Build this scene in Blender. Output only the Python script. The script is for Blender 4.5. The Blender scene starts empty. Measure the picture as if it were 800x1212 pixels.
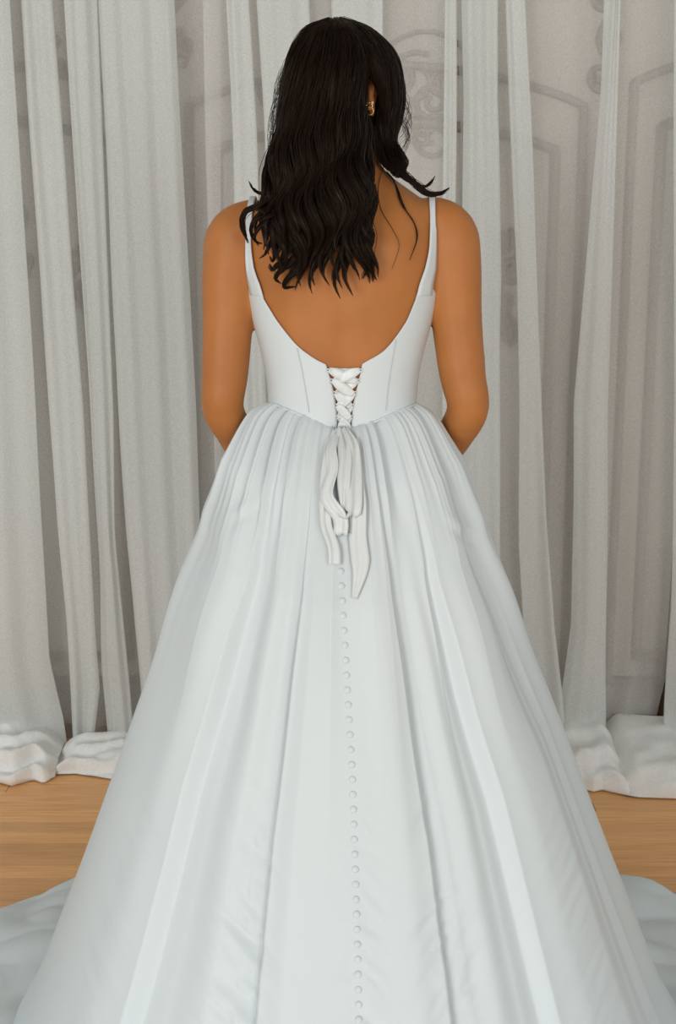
import bpy, bmesh, math, random
import numpy as np
from mathutils import Vector, Matrix, noise
from mathutils.bvhtree import BVHTree

R = math.radians
sc = bpy.context.scene
col = sc.collection
random.seed(7)
rng = np.random.default_rng(11)

# ------------------------------------------------------------------ camera
FPX, W0, H0 = 1617.0, 800.0, 1212.0          # focal length in pixels of the 800x1212 frame
CAM = Vector((0.0, -2.2, 1.42))
PITCH = R(12.2)
cd = bpy.data.cameras.new('camera')
cd.sensor_fit = 'VERTICAL'
cd.sensor_height = 36.0
cd.lens = FPX / H0 * 36.0
cam = bpy.data.objects.new('camera', cd)
cam.location = CAM
cam.rotation_euler = (R(90) - PITCH, 0, 0)
col.objects.link(cam)
sc.camera = cam

# ------------------------------------------------------------------ light, exposure
w = bpy.data.worlds.new('world')
sc.world = w
w.use_nodes = True
bgn = w.node_tree.nodes['Background']
bgn.inputs[0].default_value = (0.93, 0.985, 1.0, 1)
bgn.inputs[1].default_value = 0.75

def area(name, loc, target, sx, sy, power, color):
    ld = bpy.data.lights.new(name, 'AREA')
    ld.shape = 'RECTANGLE'
    ld.size, ld.size_y = sx, sy
    ld.energy = power
    ld.color = color
    o = bpy.data.objects.new(name, ld)
    o.location = loc
    d = Vector(target) - Vector(loc)
    o.rotation_euler = d.to_track_quat('-Z', 'Y').to_euler()
    col.objects.link(o)
    return o
# tall studio windows behind and to the sides of the photographer
area('window_daylight_left', (-2.6, -5.6, 1.7), (0, 0.8, 0.4), 2.2, 2.4, 240, (0.97, 0.99, 1.0))
area('window_daylight_right', (2.2, -6.2, 1.7), (0, 0.8, 0.4), 2.2, 2.4, 160, (0.97, 0.99, 1.0))

vs = sc.view_settings
sc.display_settings.display_device = 'sRGB'
vs.view_transform = 'Standard'
vs.look = 'None'
vs.gamma = 1.0
vs.use_curve_mapping = False
vs.exposure = -0.72

# ------------------------------------------------------------------ helpers
cT, sT = math.cos(PITCH), math.sin(PITCH)
def ray(px, py):
    u, v = (px - W0 / 2) / FPX, (H0 / 2 - py) / FPX
    return Vector((u, cT + v * sT, v * cT - sT))
def at(px, py, Y):
    d = ray(px, py)
    return CAM + d * ((Y - CAM.y) / d.y)
def on_floor(px, py, z=0.0):
    d = ray(px, py)
    return CAM + d * ((z - CAM.z) / d.z)
def row_of(y, z):
    d = Vector((0, y, z)) - CAM
    f = d.y * cT - d.z * sT
    up = d.y * sT + d.z * cT
    return H0 / 2 - FPX * up / f
def srgb(r, g, b):
    f = lambda c: (c / 255 / 12.92) if c / 255 <= 0.04045 else ((c / 255 + 0.055) / 1.055) ** 2.4
    return (f(r), f(g), f(b), 1)
def link(o, parent=None):
    col.objects.link(o)
    if parent is not None:
        o.parent = parent
    return o
def mesh(name, verts, faces, mat, parent=None, smooth=True):
    me = bpy.data.meshes.new(name)
    me.from_pydata([tuple(v) for v in verts], [], [tuple(f) for f in faces])
    me.update()
    if smooth:
        me.polygons.foreach_set('use_smooth', [True] * len(me.polygons))
    if mat is not None:
        me.materials.append(mat)
    return link(bpy.data.objects.new(name, me), parent)
def empty(name, loc=(0, 0, 0)):
    o = bpy.data.objects.new(name, None)
    o.location = loc
    o.empty_display_size = 0.1
    return link(o)
def tag(o, label=None, cat=None, group=None, kind=None):
    if label: o['label'] = label
    if cat: o['category'] = cat
    if group: o['group'] = group
    if kind: o['kind'] = kind
    return o
def grid_faces(nr, nc, closed=False, off=0):
    f = []
    for i in range(nr - 1):
        for j in range(nc if closed else nc - 1):
            k = (j + 1) % nc
            f.append((off + i * nc + j, off + i * nc + k, off + (i + 1) * nc + k, off + (i + 1) * nc + j))
    return f
def spline(pts, n):
    """Catmull-Rom resample of a list of points (arc-length spaced)."""
    P = np.array([tuple(p) for p in pts], float)
    P = np.vstack([2 * P[0] - P[1], P, 2 * P[-1] - P[-2]])
    out = []
    for i in range(1, len(P) - 2):
        for t in np.linspace(0, 1, 24, endpoint=False):
            a, b, c, d = P[i - 1], P[i], P[i + 1], P[i + 2]
            out.append(0.5 * (2 * b + (c - a) * t + (2 * a - 5 * b + 4 * c - d) * t * t + (3 * b - a - 3 * c + d) * t ** 3))
    out.append(P[-2])
    out = np.array(out)
    L = np.concatenate([[0], np.cumsum(np.linalg.norm(np.diff(out, axis=0), axis=1))])
    s = np.linspace(0, L[-1], n)
    return np.stack([np.interp(s, L, out[:, k]) for k in range(out.shape[1])], 1)
def interp(x, pts):
    xs, ys = zip(*pts)
    return float(np.interp(x, xs, ys))
def smoothi(x, pts):
    """smoothstep-eased piecewise interpolation"""
    for (x0, y0), (x1, y1) in zip(pts, pts[1:]):
        if x <= x1:
            t = min(1, max(0, (x - x0) / (x1 - x0)))
            return y0 + (y1 - y0) * t * t * (3 - 2 * t)
    return pts[-1][1]
def frames(P):
    T = np.gradient(P, axis=0)
    T /= np.linalg.norm(T, axis=1)[:, None] + 1e-12
    n = np.cross(T[0], [0, 0, 1.0])
    if np.linalg.norm(n) < 1e-3: n = np.cross(T[0], [1.0, 0, 0])
    n /= np.linalg.norm(n)
    N = [n]
    for i in range(1, len(P)):
        n = N[-1] - T[i] * np.dot(N[-1], T[i])
        n /= np.linalg.norm(n)
        N.append(n)
    N = np.array(N)
    return T, N, np.cross(T, N)
class MB:
    def __init__(s): s.v, s.f = [], []
    def add(s, v, f):
        o = len(s.v)
        s.v += [tuple(p) for p in v]
        s.f += [tuple(i + o for i in q) for q in f]
    def tube(s, pts, rad, n=10, flat=1.0, res=None, caps=True):
        P = spline(pts, res) if res else np.array([tuple(p) for p in pts], float)
        r = np.interp(np.linspace(0, 1, len(P)), np.linspace(0, 1, len(rad)), rad) if hasattr(rad, '__len__') else np.full(len(P), rad)
        T, N, B = frames(P)
        v = []
        for i in range(len(P)):
            for k in range(n):
                a = 2 * math.pi * k / n
                v.append(P[i] + N[i] * math.cos(a) * r[i] + B[i] * math.sin(a) * r[i] * flat)
        f = grid_faces(len(P), n, True)
        if caps:
            f.append(tuple(range(n - 1, -1, -1)))
            f.append(tuple((len(P) - 1) * n + k for k in range(n)))
        s.add(v, f)
    def ball(s, c, r, M=None, nu=20, nv=12):
        v = []
        rx, ry, rz = r if hasattr(r, '__len__') else (r, r, r)
        for i in range(nv + 1):
            th = math.pi * (i + 0.0) / nv
            th = min(max(th, 0.02), math.pi - 0.02)
            for j in range(nu):
                a = 2 * math.pi * j / nu
                p = Vector((rx * math.sin(th) * math.cos(a), ry * math.sin(th) * math.sin(a), rz * math.cos(th)))
                if M is not None: p = M @ p
                v.append(p + Vector(c))
        f = grid_faces(nv + 1, nu, True)
        f.append(tuple(range(nu - 1, -1, -1)))
        f.append(tuple(nv * nu + k for k in range(nu)))
        s.add(v, f)
    def box(s, a, b):
        x0, y0, z0 = a; x1, y1, z1 = b
        s.add([(x0, y0, z0), (x1, y0, z0), (x1, y1, z0), (x0, y1, z0), (x0, y0, z1), (x1, y0, z1), (x1, y1, z1), (x0, y1, z1)],
              [(0, 3, 2, 1), (4, 5, 6, 7), (0, 1, 5, 4), (1, 2, 6, 5), (2, 3, 7, 6), (3, 0, 4, 7)])
    def build(s, name, mat, parent=None, smooth=True):
        return mesh(name, s.v, s.f, mat, parent, smooth)

# ------------------------------------------------------------------ materials
def mat(name, color, rough=0.6, spec=0.3):
    m = bpy.data.materials.new(name)
    m.use_nodes = True
    b = m.node_tree.nodes['Principled BSDF']
    b.inputs['Base Color'].default_value = color
    b.inputs['Roughness'].default_value = rough
    b.inputs['Specular IOR Level'].default_value = spec
    return m
def nodes(m): return m.node_tree.nodes, m.node_tree.links, m.node_tree.nodes['Principled BSDF']
def noise_color(m, ca, cb, scale, stretch=(1, 1, 1), detail=4, coords='Object', lo=0.35, hi=0.65):
    N, L, b = nodes(m)
    tc = N.new('ShaderNodeTexCoord'); mp = N.new('ShaderNodeMapping'); mp.inputs['Scale'].default_value = stretch
    nz = N.new('ShaderNodeTexNoise'); nz.inputs['Scale'].default_value = scale; nz.inputs['Detail'].default_value = detail
    rp = N.new('ShaderNodeValToRGB')
    rp.color_ramp.elements[0].position = lo; rp.color_ramp.elements[0].color = ca
    rp.color_ramp.elements[1].position = hi; rp.color_ramp.elements[1].color = cb
    L.new(tc.outputs[coords], mp.inputs[0]); L.new(mp.outputs[0], nz.inputs[0]); L.new(nz.outputs[0], rp.inputs[0])
    L.new(rp.outputs[0], b.inputs['Base Color'])
    return nz, rp
def add_bump(m, scale, strength, dist, stretch=(1, 1, 1), coords='Object'):
    N, L, b = nodes(m)
    tc = N.new('ShaderNodeTexCoord'); mp = N.new('ShaderNodeMapping'); mp.inputs['Scale'].default_value = stretch
    nz = N.new('ShaderNodeTexNoise'); nz.inputs['Scale'].default_value = scale; nz.inputs['Detail'].default_value = 4
    bp = N.new('ShaderNodeBump'); bp.inputs['Strength'].default_value = strength; bp.inputs['Distance'].default_value = dist
    L.new(tc.outputs[coords], mp.inputs[0]); L.new(mp.outputs[0], nz.inputs[0]); L.new(nz.outputs[0], bp.inputs['Height'])
    L.new(bp.outputs[0], b.inputs['Normal'])

M_satin = mat('satin', (0.655, 0.715, 0.725, 1), 0.5, 0.25)
add_bump(M_satin, 420, 0.12, 0.001)
M_satin.node_tree.nodes['Principled BSDF'].inputs['Sheen Weight'].default_value = 0.08
M_ribbon = mat('ribbon satin', (0.70, 0.74, 0.73, 1), 0.30, 0.4)
M_skin = mat('skin', (0.50, 0.21, 0.07, 1), 0.5, 0.3)
noise_color(M_skin, (0.42, 0.158, 0.042, 1), (0.48, 0.185, 0.052, 1), 14)
add_bump(M_skin, 320, 0.15, 0.0006)
bs = M_skin.node_tree.nodes['Principled BSDF']
bs.inputs['Subsurface Weight'].default_value = 0.12
bs.inputs['Subsurface Radius'].default_value = (0.02, 0.008, 0.004)
bs.inputs['Subsurface Scale'].default_value = 0.4
M_hair = mat('dark hair', (0.011, 0.0065, 0.0045, 1), 0.40, 0.22)
M_hair.node_tree.nodes['Principled BSDF'].inputs['Specular Tint'].default_value = (1.0, 0.78, 0.6, 1)
M_gold = mat('gold', (0.85, 0.55, 0.22, 1), 0.2, 0.5); M_gold.node_tree.nodes['Principled BSDF'].inputs['Metallic'].default_value = 1
M_pearl = mat('pearl', (0.85, 0.83, 0.8, 1), 0.15, 0.6)
M_eye = mat('eye white', (0.8, 0.8, 0.78, 1), 0.2, 0.5)
M_iris = mat('brown iris', (0.05, 0.02, 0.01, 1), 0.2, 0.5)
M_lip = mat('lips', (0.40, 0.10, 0.07, 1), 0.4, 0.4)
M_wall = mat('painted wall', (0.66, 0.62, 0.57, 1), 0.7, 0.2)
noise_color(M_wall, (0.66, 0.62, 0.57, 1), (0.72, 0.68, 0.63, 1), 3)
M_mould = mat('shade-darkened taupe moulding', (0.40, 0.34, 0.29, 1), 0.6, 0.3)  # taupe darkened to stand in for the shade in the moulding grooves
noise_color(M_mould, (0.36, 0.31, 0.27, 1), (0.45, 0.39, 0.345, 1), 9)
M_base = mat('baseboard paint', (0.5, 0.48, 0.45, 1), 0.5, 0.3)
M_ceil = mat('ceiling paint', (0.6, 0.6, 0.58, 1), 0.7, 0.2)
M_post = mat('dark brown wood', (0.10, 0.06, 0.035, 1), 0.5, 0.3)
noise_color(M_post, (0.07, 0.04, 0.022, 1), (0.15, 0.09, 0.05, 1), 30, (1, 1, 0.1))
M_sub = mat('floor gap', (0.16, 0.085, 0.04, 1), 0.8, 0.1)

M_wood = mat('oak strip', (0.45, 0.25, 0.11, 1), 0.42, 0.35)
N, L, b = nodes(M_wood)
nz, rp = noise_color(M_wood, (0.62, 0.31, 0.115, 1), (0.76, 0.425, 0.185, 1), 5, (1.5, 26, 26), 6, 'Object', 0.3, 0.7)
oi = N.new('ShaderNodeObjectInfo')
va = N.new('ShaderNodeVectorMath'); va.operation = 'MULTIPLY_ADD'
cmb = N.new('ShaderNodeCombineXYZ')
mul = N.new('ShaderNodeMath'); mul.operation = 'MULTIPLY'; mul.inputs[1].default_value = 37.0
L.new(oi.outputs['Random'], mul.inputs[0])
for k in range(3): L.new(mul.outputs[0], cmb.inputs[k])
va.inputs[1].default_value = (1, 1, 1)
mp = nz.inputs[0].links[0].from_node
tc = mp.inputs[0].links[0].from_node
L.new(tc.outputs['Object'], va.inputs[0]); L.new(cmb.outputs[0], va.inputs[2]); L.new(va.outputs[0], mp.inputs[0])
hsv = N.new('ShaderNodeHueSaturation')
mr = N.new('ShaderNodeMapRange'); mr.inputs[3].default_value = 0.98; mr.inputs[4].default_value = 1.36
L.new(oi.outputs['Random'], mr.inputs[0]); L.new(mr.outputs[0], hsv.inputs['Value'])
L.new(rp.outputs[0], hsv.inputs['Color']); L.new(hsv.outputs[0], b.inputs['Base Color'])

def sheer(name, color, opac, transl=0.35):
    m = bpy.data.materials.new(name)
    m.use_nodes = True
    N, L = m.node_tree.nodes, m.node_tree.links
    N.clear()
    out = N.new('ShaderNodeOutputMaterial')
    d = N.new('ShaderNodeBsdfDiffuse'); t = N.new('ShaderNodeBsdfTranslucent'); tr = N.new('ShaderNodeBsdfTransparent')
    d.inputs[0].default_value = color; t.inputs[0].default_value = color
    a = N.new('ShaderNodeMixShader'); a.inputs[0].default_value = transl
    c = N.new('ShaderNodeMixShader')
    # woven threads: the cloth closes up where it is seen edge-on
    tc = N.new('ShaderNodeTexCoord'); nz = N.new('ShaderNodeTexNoise'); nz.inputs['Scale'].default_value = 260; nz.inputs['Detail'].default_value = 2
    mr = N.new('ShaderNodeMapRange'); mr.inputs[1].default_value = 0.3; mr.inputs[2].default_value = 0.7
    mr.inputs[3].default_value = opac - 0.06; mr.inputs[4].default_value = opac + 0.06
    L.new(tc.outputs['Object'], nz.inputs[0]); L.new(nz.outputs[0], mr.inputs[0])
    L.new(mr.outputs[0], c.inputs[0])
    L.new(d.outputs[0], a.inputs[1]); L.new(t.outputs[0], a.inputs[2])
    L.new(tr.outputs[0], c.inputs[1]); L.new(a.outputs[0], c.inputs[2])
    L.new(c.outputs[0], out.inputs[0])
    return m
M_sheer = sheer('sheer curtain', (0.88, 0.905, 0.88, 1), 0.60, 0.22)
M_sheer_back = sheer('thin sheer curtain', (0.86, 0.85, 0.82, 1), 0.48, 0.22)
M_pool = sheer('pooled sheer', (0.95, 0.965, 0.945, 1), 0.95, 0.06)

# ------------------------------------------------------------------ setting: floor of oak strips
WALL_Y = 1.42
m_ = MB(); m_.box((-2.2, -6.0, -0.05), (2.2, WALL_Y, -0.020))
floor = m_.build('floor', M_sub, None, False); tag(floor, kind='structure')
PW, GAP = 0.057, 0.0012
plank_mesh = {}
def plank_data(Ln):
    if Ln in plank_mesh: return plank_mesh[Ln]
    bm = bmesh.new()
    bmesh.ops.create_cube(bm, size=1, matrix=Matrix.Diagonal((Ln - GAP, PW - GAP, 0.02, 1)))
    bmesh.ops.bevel(bm, geom=[e for e in bm.edges if all(v.co.z > 0 for v in e.verts)], offset=0.0008, segments=1, affect='EDGES')
    me = bpy.data.meshes.new('plank'); bm.to_mesh(me); bm.free()
    me.materials.append(M_wood)
    plank_mesh[Ln] = me
    return me
lens = (0.45, 0.6, 0.75, 0.95)
y = WALL_Y - PW / 2
row = 0
planks = []
while y > -0.62:
    x = -1.55 - random.random() * 0.6
    while x < 1.5:
        Ln = random.choice(lens)
        o = bpy.data.objects.new('plank', plank_data(Ln))
        o.location = (x + Ln / 2, y, -0.0102 + random.uniform(-0.0002, 0.0002))
        link(o, floor)
        planks.append(o)
        x += Ln
    y -= PW; row += 1
m_ = MB()                                           # the floor nearer the camera, under and behind the gown's train
while y > -5.95:
    x = -2.1
    while x < 2.1:
        Ln = random.choice(lens)
        m_.box((x + GAP / 2, y - PW / 2 + GAP / 2, -0.0202), (x + Ln - GAP / 2, y + PW / 2 - GAP / 2, -0.0002)); x += Ln
    y -= PW
tag(m_.build('floorboards', M_wood, floor, False), kind='stuff')

# ------------------------------------------------------------------ setting: panelled wall
m_ = MB(); m_.box((-2.2, WALL_Y, -0.05), (2.2, WALL_Y + 0.1, 2.9))
wall = m_.build('wall_back', M_wall, None, False); tag(wall, kind='structure')
m_ = MB(); m_.box((-2.2, -6.0, 2.9), (2.2, WALL_Y + 0.1, 3.0))
tag(m_.build('ceiling', M_ceil, None, False), kind='structure')
def wx(px, py=300): return at(px, py, WALL_Y).x
def wz(py): return at(400, py, WALL_Y).z
def moulding(pts, wd=0.02, dp=0.018, name='panel_moulding'):
    """a strip of moulding of half-round section along a path on the wall"""
    m = MB()
    P = np.array([(p[0], WALL_Y, p[1]) for p in pts], float)
    n = 7
    T = np.gradient(P, axis=0); T /= np.linalg.norm(T, axis=1)[:, None]
    v = []
    for i in range(len(P)):
        side = np.cross(T[i], [0, 1, 0])
        for k in range(n):
            a = math.pi * k / (n - 1)
            v.append(P[i] + side * math.cos(a) * wd / 2 + np.array([0, -math.sin(a) * dp, 0]))
    m.add(v, grid_faces(len(P), n))
    return m.build(name, M_mould, wall)
def arched_panel(xl, xr, z_sh, rise, z_bot, wd, dp):
    """shouldered panel: upright sides and a shallow arch for its head"""
    pts = [(xl, z_bot), (xl, z_sh - 0.0)]
    n = 24
    head = [(xl + (xr - xl) * t, z_sh + rise * (math.sin(math.pi * t) ** 0.8)) for t in np.linspace(0, 1, n)]
    moulding([(xl, z_bot + (z_sh - z_bot) * t) for t in np.linspace(0, 1, 6)], wd, dp)
    moulding([(xr, z_bot + (z_sh - z_bot) * t) for t in np.linspace(0, 1, 6)], wd, dp)
    moulding(head, wd, dp)
    moulding([(xl + (xr - xl) * t, z_bot) for t in np.linspace(0, 1, 6)], wd, dp)
# the middle bay, the bay to its right and its twin to the left, each with an outer and an inner frame
zb = 0.16
arched_panel(wx(227), wx(684), wz(126), 0.10, zb, 0.022, 0.03)
arched_panel(wx(259), wx(653), wz(178), 0.07, zb + 0.07, 0.026, 0.03)
arched_panel(wx(741), wx(741) + (wx(684) - wx(227)), wz(98), 0.10, zb, 0.022, 0.03)
arched_panel(wx(775), wx(775) + (wx(653) - wx(259)), wz(150), 0.07, zb + 0.07, 0.026, 0.03)
arched_panel(wx(170) - (wx(684) - wx(227)), wx(170), wz(120), 0.10, zb, 0.022, 0.03)
arched_panel(wx(138) - (wx(653) - wx(259)), wx(138), wz(170), 0.07, zb + 0.07, 0.026, 0.03)
arched_panel(wx(452), wx(548), wz(62), 0.05, wz(250), 0.012, 0.015)
def scroll(cx, cz, r, turns=1.6, sgn=1, start=0.0, wd=0.016, dp=0.014, name='scroll_moulding'):
    pts = []
    for t in np.linspace(0, 1, 40):
        a = start + sgn * t * turns * 2 * math.pi
        rr = r * (1 - 0.8 * t)
        pts.append((cx + rr * math.cos(a), cz + rr * math.sin(a)))
    return moulding(pts, wd, dp, name)
def leaf_drop(px, py0, py1, amp=0.022):
    """a carved drop of scrolls and leaves"""
    x = wx(px); z0, z1 = wz(py0), wz(py1)
    n = max(2, int((z0 - z1) / 0.075))
    for i in range(n):
        z = z0 + (z1 - z0) * (i + 0.5) / n
        s = 1 if i % 2 else -1
        scroll(x + s * amp * 0.5, z, 0.034, 1.3, s, R(90) * s, 0.017, 0.016)
    moulding([(x + amp * math.sin(t * 9), z0 + (z1 - z0) * t) for t in np.linspace(0, 1, 30)], 0.013, 0.014, 'stem_moulding')
leaf_drop(217, -30, 80)
leaf_drop(708, -30, 115)
leaf_drop(24, 240, 330)
leaf_drop(603, 270, 410)
leaf_drop(70, 40, 90)
leaf_drop(92, 290, 370)
for (px, py, r, s) in ((490, 95, 0.07, 1), (512, 120, 0.05, -1), (514, 165, 0.06, 1), (497, 150, 0.045, -1), (523, 100, 0.035, 1),
                       (470, 95, 0.07, -1), (330, 110, 0.06, 1), (575, 100, 0.045, -1)):
    scroll(wx(px, py), wz(py), r, 1.5, s, R(60 * s), 0.014, 0.013)
m_ = MB(); m_.box((-2.2, WALL_Y - 0.018, 0), (2.2, WALL_Y, 0.13)); m_.box((-2.2, WALL_Y - 0.028, 0), (2.2, WALL_Y - 0.018, 0.09)); m_.box((-2.2, WALL_Y - 0.012, 0.13), (2.2, WALL_Y, 0.15))
tag(m_.build('baseboard_back', M_base, None, False), kind='structure')

# ------------------------------------------------------------------ curtains
ROD_Z = 2.55                                    # where the cloth meets the rods
def edge(pts, py):
    """px of an edge at a row, extrapolated beyond its ends"""
    if py <= pts[0][0]:
        (r0, x0), (r1, x1) = pts[0], pts[1]
        return x0 + (x1 - x0) * (py - r0) / (r1 - r0)
    return interp(py, pts)
def drape(name, left, right, Y, thick, pleats, amp, seed, z_bot, matl, parent, doubled=True, flare=0.0):
    """a hanging length of cloth; doubled: folded back on itself so it hangs as two layers joined at both edges"""
    nz_, nc = 60, max(24, int(pleats * 12))
    zs = ROD_Z - (ROD_Z - z_bot) * np.linspace(0, 1, nz_)
    v = []
    ph = seed * 2.17
    for z in zs:
        py = row_of(Y, z)
        xl, xr = at(edge(left, py), py, Y).x, at(edge(right, py), py, Y).x
        low = max(0, 1 - (z - z_bot) / 0.5)
        def pt(u, side):
            wv = amp * (math.sin(2 * math.pi * pleats * u + ph) + 0.45 * math.sin(2 * math.pi * pleats * 2.3 * u + 1.7 * ph))
            wv += 0.012 * noise.noise((u * 3 + seed * 5, z * 1.3, seed))
            wv *= (1 + 0.5 * low)
            x = xl + (xr - xl) * u + 0.004 * noise.noise((seed, z * 2.2, 3.0 + u * 2))
            bulge = thick * math.sqrt(max(0, 1 - (2 * u - 1) ** 2)) if doubled else 0
            return (x, Y + wv + side * bulge - flare * low ** 2, z)
        us = np.linspace(0, 1, nc)
        us = 0.5 - 0.5 * np.cos(us * math.pi) if doubled else us
        v += [pt(u, -1) for u in us]
        if doubled: v += [pt(u, 1) for u in us[-2:0:-1]]
    n = len(v) // nz_
    return mesh(name, v, grid_faces(nz_, n, doubled), matl, parent)
def curtain(label, left, right, Y, thick, pleats, amp, seed, z_bot, matl, doubled=True, group='front curtains', flare=0.0):
    py = 480
    xm = 0.5 * (at(left[0][1], py, Y).x + at(right[0][1], py, Y).x)
    root = empty('curtain', (xm, Y, 0))
    tag(root, label, 'curtain', group)
    d = drape('drape', left, right, Y, thick, pleats, amp, seed, z_bot, matl, root, doubled, flare)
    d.location = (-xm, -Y, 0)
    return root
CY, BY = 1.235, 1.33
rodm = MB(); rodm.tube([(-2.1, CY, ROD_Z + 0.013), (2.1, CY, ROD_Z + 0.013)], 0.012, 12); rodm.tube([(-2.1, BY, ROD_Z + 0.013), (2.1, BY, ROD_Z + 0.013)], 0.012, 12)
for x in (-2.0, 0, 2.0): rodm.box((x - 0.01, CY - 0.005, ROD_Z + 0.004), (x + 0.01, WALL_Y, ROD_Z + 0.022))
tag(rodm.build('curtain_rod', M_base), 'pair of pale curtain rods along the top of the panelled wall', 'curtain rod')
# back layer of thin sheers
G2 = 'thin sheers close to the wall'
curtain('thin sheer at the far left, seen through dark gaps between heavier folds', [(0, -420), (900, -360)], [(0, 262), (480, 262), (870, 265)], BY, 0, 7, 0.008, 1.3, 0.06, M_sheer_back, False, G2)
curtain('thin sheer hanging straight behind the woman\'s head', [(0, 240), (870, 262)], [(0, 538), (870, 546)], BY - 0.02, 0, 4, 0.008, 2.1, 0.06, M_sheer_back, False, G2)
curtain('thin sheer at right through which the wall panels show', [(0, 542), (870, 560)], [(0, 812), (480, 800), (740, 795), (800, 791), (862, 776), (900, 770)], BY - 0.025, 0, 3, 0.008, 3.7, 0.05, M_sheer_back, False, G2)
curtain('thin sheer past the right edge of the gap with the brown post', [(0, 840), (870, 830)], [(0, 1250), (870, 1200)], BY, 0, 9, 0.010, 4.4, 0.05, M_sheer_back, False, G2)
# front lengths, folded double
G1 = 'folded sheer curtains before the wall'
cA = curtain('broad white sheer at the far left ending in a raised bundle', [(0, -330), (870, -330)], [(0, 11), (480, 41), (615, 48), (782, 58), (856, 75), (900, 80)], CY, 0.02, 5.0, 0.010, 1.0, 0.03, M_sheer, True, G1)
cB = curtain('narrow white sheer, second fold from the left, dark strips either side', [(0, 25), (480, 58), (615, 68), (732, 79), (900, 88)], [(0, 62), (480, 99), (596, 105), (751, 114), (813, 119), (871, 112)], CY + 0.015, 0.014, 1.2, 0.006, 2.0, 0.03, M_sheer, True, G1)
cC = curtain('slim white sheer with dark opening beside it above the floor', [(0, 75), (480, 107), (674, 118), (790, 120), (871, 128)], [(0, 115), (480, 134), (635, 137), (740, 146), (871, 158)], CY + 0.02, 0.012, 1.3, 0.006, 3.0, 0.03, M_sheer, True, G1)
cD = curtain('wide white sheer left of the woman\'s bare arm', [(0, 116), (480, 139), (635, 149), (809, 165), (900, 172)], [(0, 206), (480, 232), (615, 236), (900, 244)], CY, 0.018, 2.6, 0.008, 4.0, 0.03, M_sheer, True, G1)
cE = curtain('slim sheer fold hanging beside the left side of the dark hair', [(0, 268), (155, 275), (900, 296)], [(0, 295), (155, 304), (900, 330)], CY + 0.03, 0.012, 1.0, 0.006, 5.0, 0.03, M_sheer, True, G1)
cE2 = curtain('sheer fold rising directly behind the crown of the head', [(0, 303), (155, 312), (900, 338)], [(0, 366), (155, 372), (900, 385)], CY + 0.03, 0.014, 1.6, 0.006, 5.6, 0.03, M_sheer, True, G1)
cE3 = curtain('sheer fold behind the head right of its crown', [(0, 392), (900, 405)], [(0, 453), (900, 455)], CY + 0.03, 0.014, 1.4, 0.006, 5.9, 0.03, M_sheer, True, G1)
cE4 = curtain('thin sheer fold above the right shoulder curls', [(0, 527), (330, 524), (900, 520)], [(0, 541), (120, 540), (330, 539), (900, 540)], CY + 0.03, 0.009, 0.6, 0.004, 6.6, 0.03, M_sheer, True, G1)
cF = curtain('white sheer next to the woman\'s right arm', [(0, 546), (120, 549), (330, 546), (480, 545), (900, 548)], [(0, 590), (120, 588), (330, 594), (480, 592), (640, 591), (900, 600)], CY, 0.014, 1.3, 0.006, 7.0, 0.03, M_sheer, True, G1)
cG = curtain('white sheer right of the narrow taupe gap beside the arm', [(0, 597), (330, 611), (480, 614), (646, 614), (900, 625)], [(0, 621), (330, 636), (480, 641), (619, 647), (738, 655), (821, 665), (900, 672)], CY + 0.01, 0.012, 1.0, 0.006, 8.0, 0.03, M_sheer, True, G1)
cH = curtain('bright sheer with a straight right edge, widening to the floor', [(0, 716), (115, 711), (330, 692), (480, 679), (619, 679), (738, 677), (809, 667), (900, 650)], [(0, 735), (115, 731), (330, 724), (480, 719), (904, 718)], CY, 0.012, 1.4, 0.006, 9.0, 0.03, M_sheer, True, G1)
cI = curtain('white sheer at the far right covering half the brown post', [(0, 797), (480, 798), (718, 794), (837, 786), (928, 784)], [(0, 900), (928, 905)], CY, 0.016, 2.0, 0.008, 10.0, 0.03, M_sheer, True, G1)

# pooled cloth on the floor
def pool(parent, x0, x1, yb, front, height, seed, n=70, m=26, ridged=0.03, name='pooled_hem'):
    v = []
    for i in range(n):
        u = i / (n - 1); x = x0 + (x1 - x0) * u
        yf = interp(x, front); h = interp(x, height)
        fade = min(1, u / 0.06, (1 - u) / 0.06)
        tp = min(1, min(u, 1 - u) * (x1 - x0) / 0.05); h *= 0.5 + 0.5 * math.sin(tp * math.pi / 2)
        for j in range(m):
            t = j / (m - 1)
            a = t * math.pi * 0.56
            yy = yb + (yf - yb) * (math.sin(a) / math.sin(math.pi * 0.56)) ** 1.05
            zz = h * max(0, math.cos(a)) ** 0.75
            if t > 0.93: zz = 0.004
            p = Vector((x * 7, t * 2.6 + seed, seed))
            rg = 1 - abs(noise.noise(p * 1.0 + Vector((t * 3.5, 0, 0))) * 2)
            d = ridged * (0.6 * (rg - 0.5) + 0.8 * noise.noise(Vector((x * 10 + t * 2, t * 5, seed))) + 0.5 * noise.noise(Vector((x * 24 + 4 * t, t * 9, seed))))
            k = math.sin(min(1, t / 0.9) * math.pi) ** 0.6
            zz = max(0.004, zz + d * k * fade)
            yy -= d * 0.8 * k
            v.append((x - parent.location.x, yy - parent.location.y, zz))
    return mesh(name, v, grid_faces(n, m), M_pool, parent)
fl = lambda px, py: on_floor(px, py)
def front_line(pairs): return sorted((fl(a, b).x, fl(a, b).y) for a, b in pairs)
pool(cA, -1.6, fl(76, 900).x, CY + 0.02, front_line([(-260, 925), (-60, 920), (0, 927), (14, 931), (40, 924), (52, 928), (66, 920), (90, 920)]),
     [(-1.5, 0.07), (-0.95, 0.10), (-0.85, 0.105), (-0.72, 0.085)], 3.1, 90, 30, 0.045)
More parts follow.
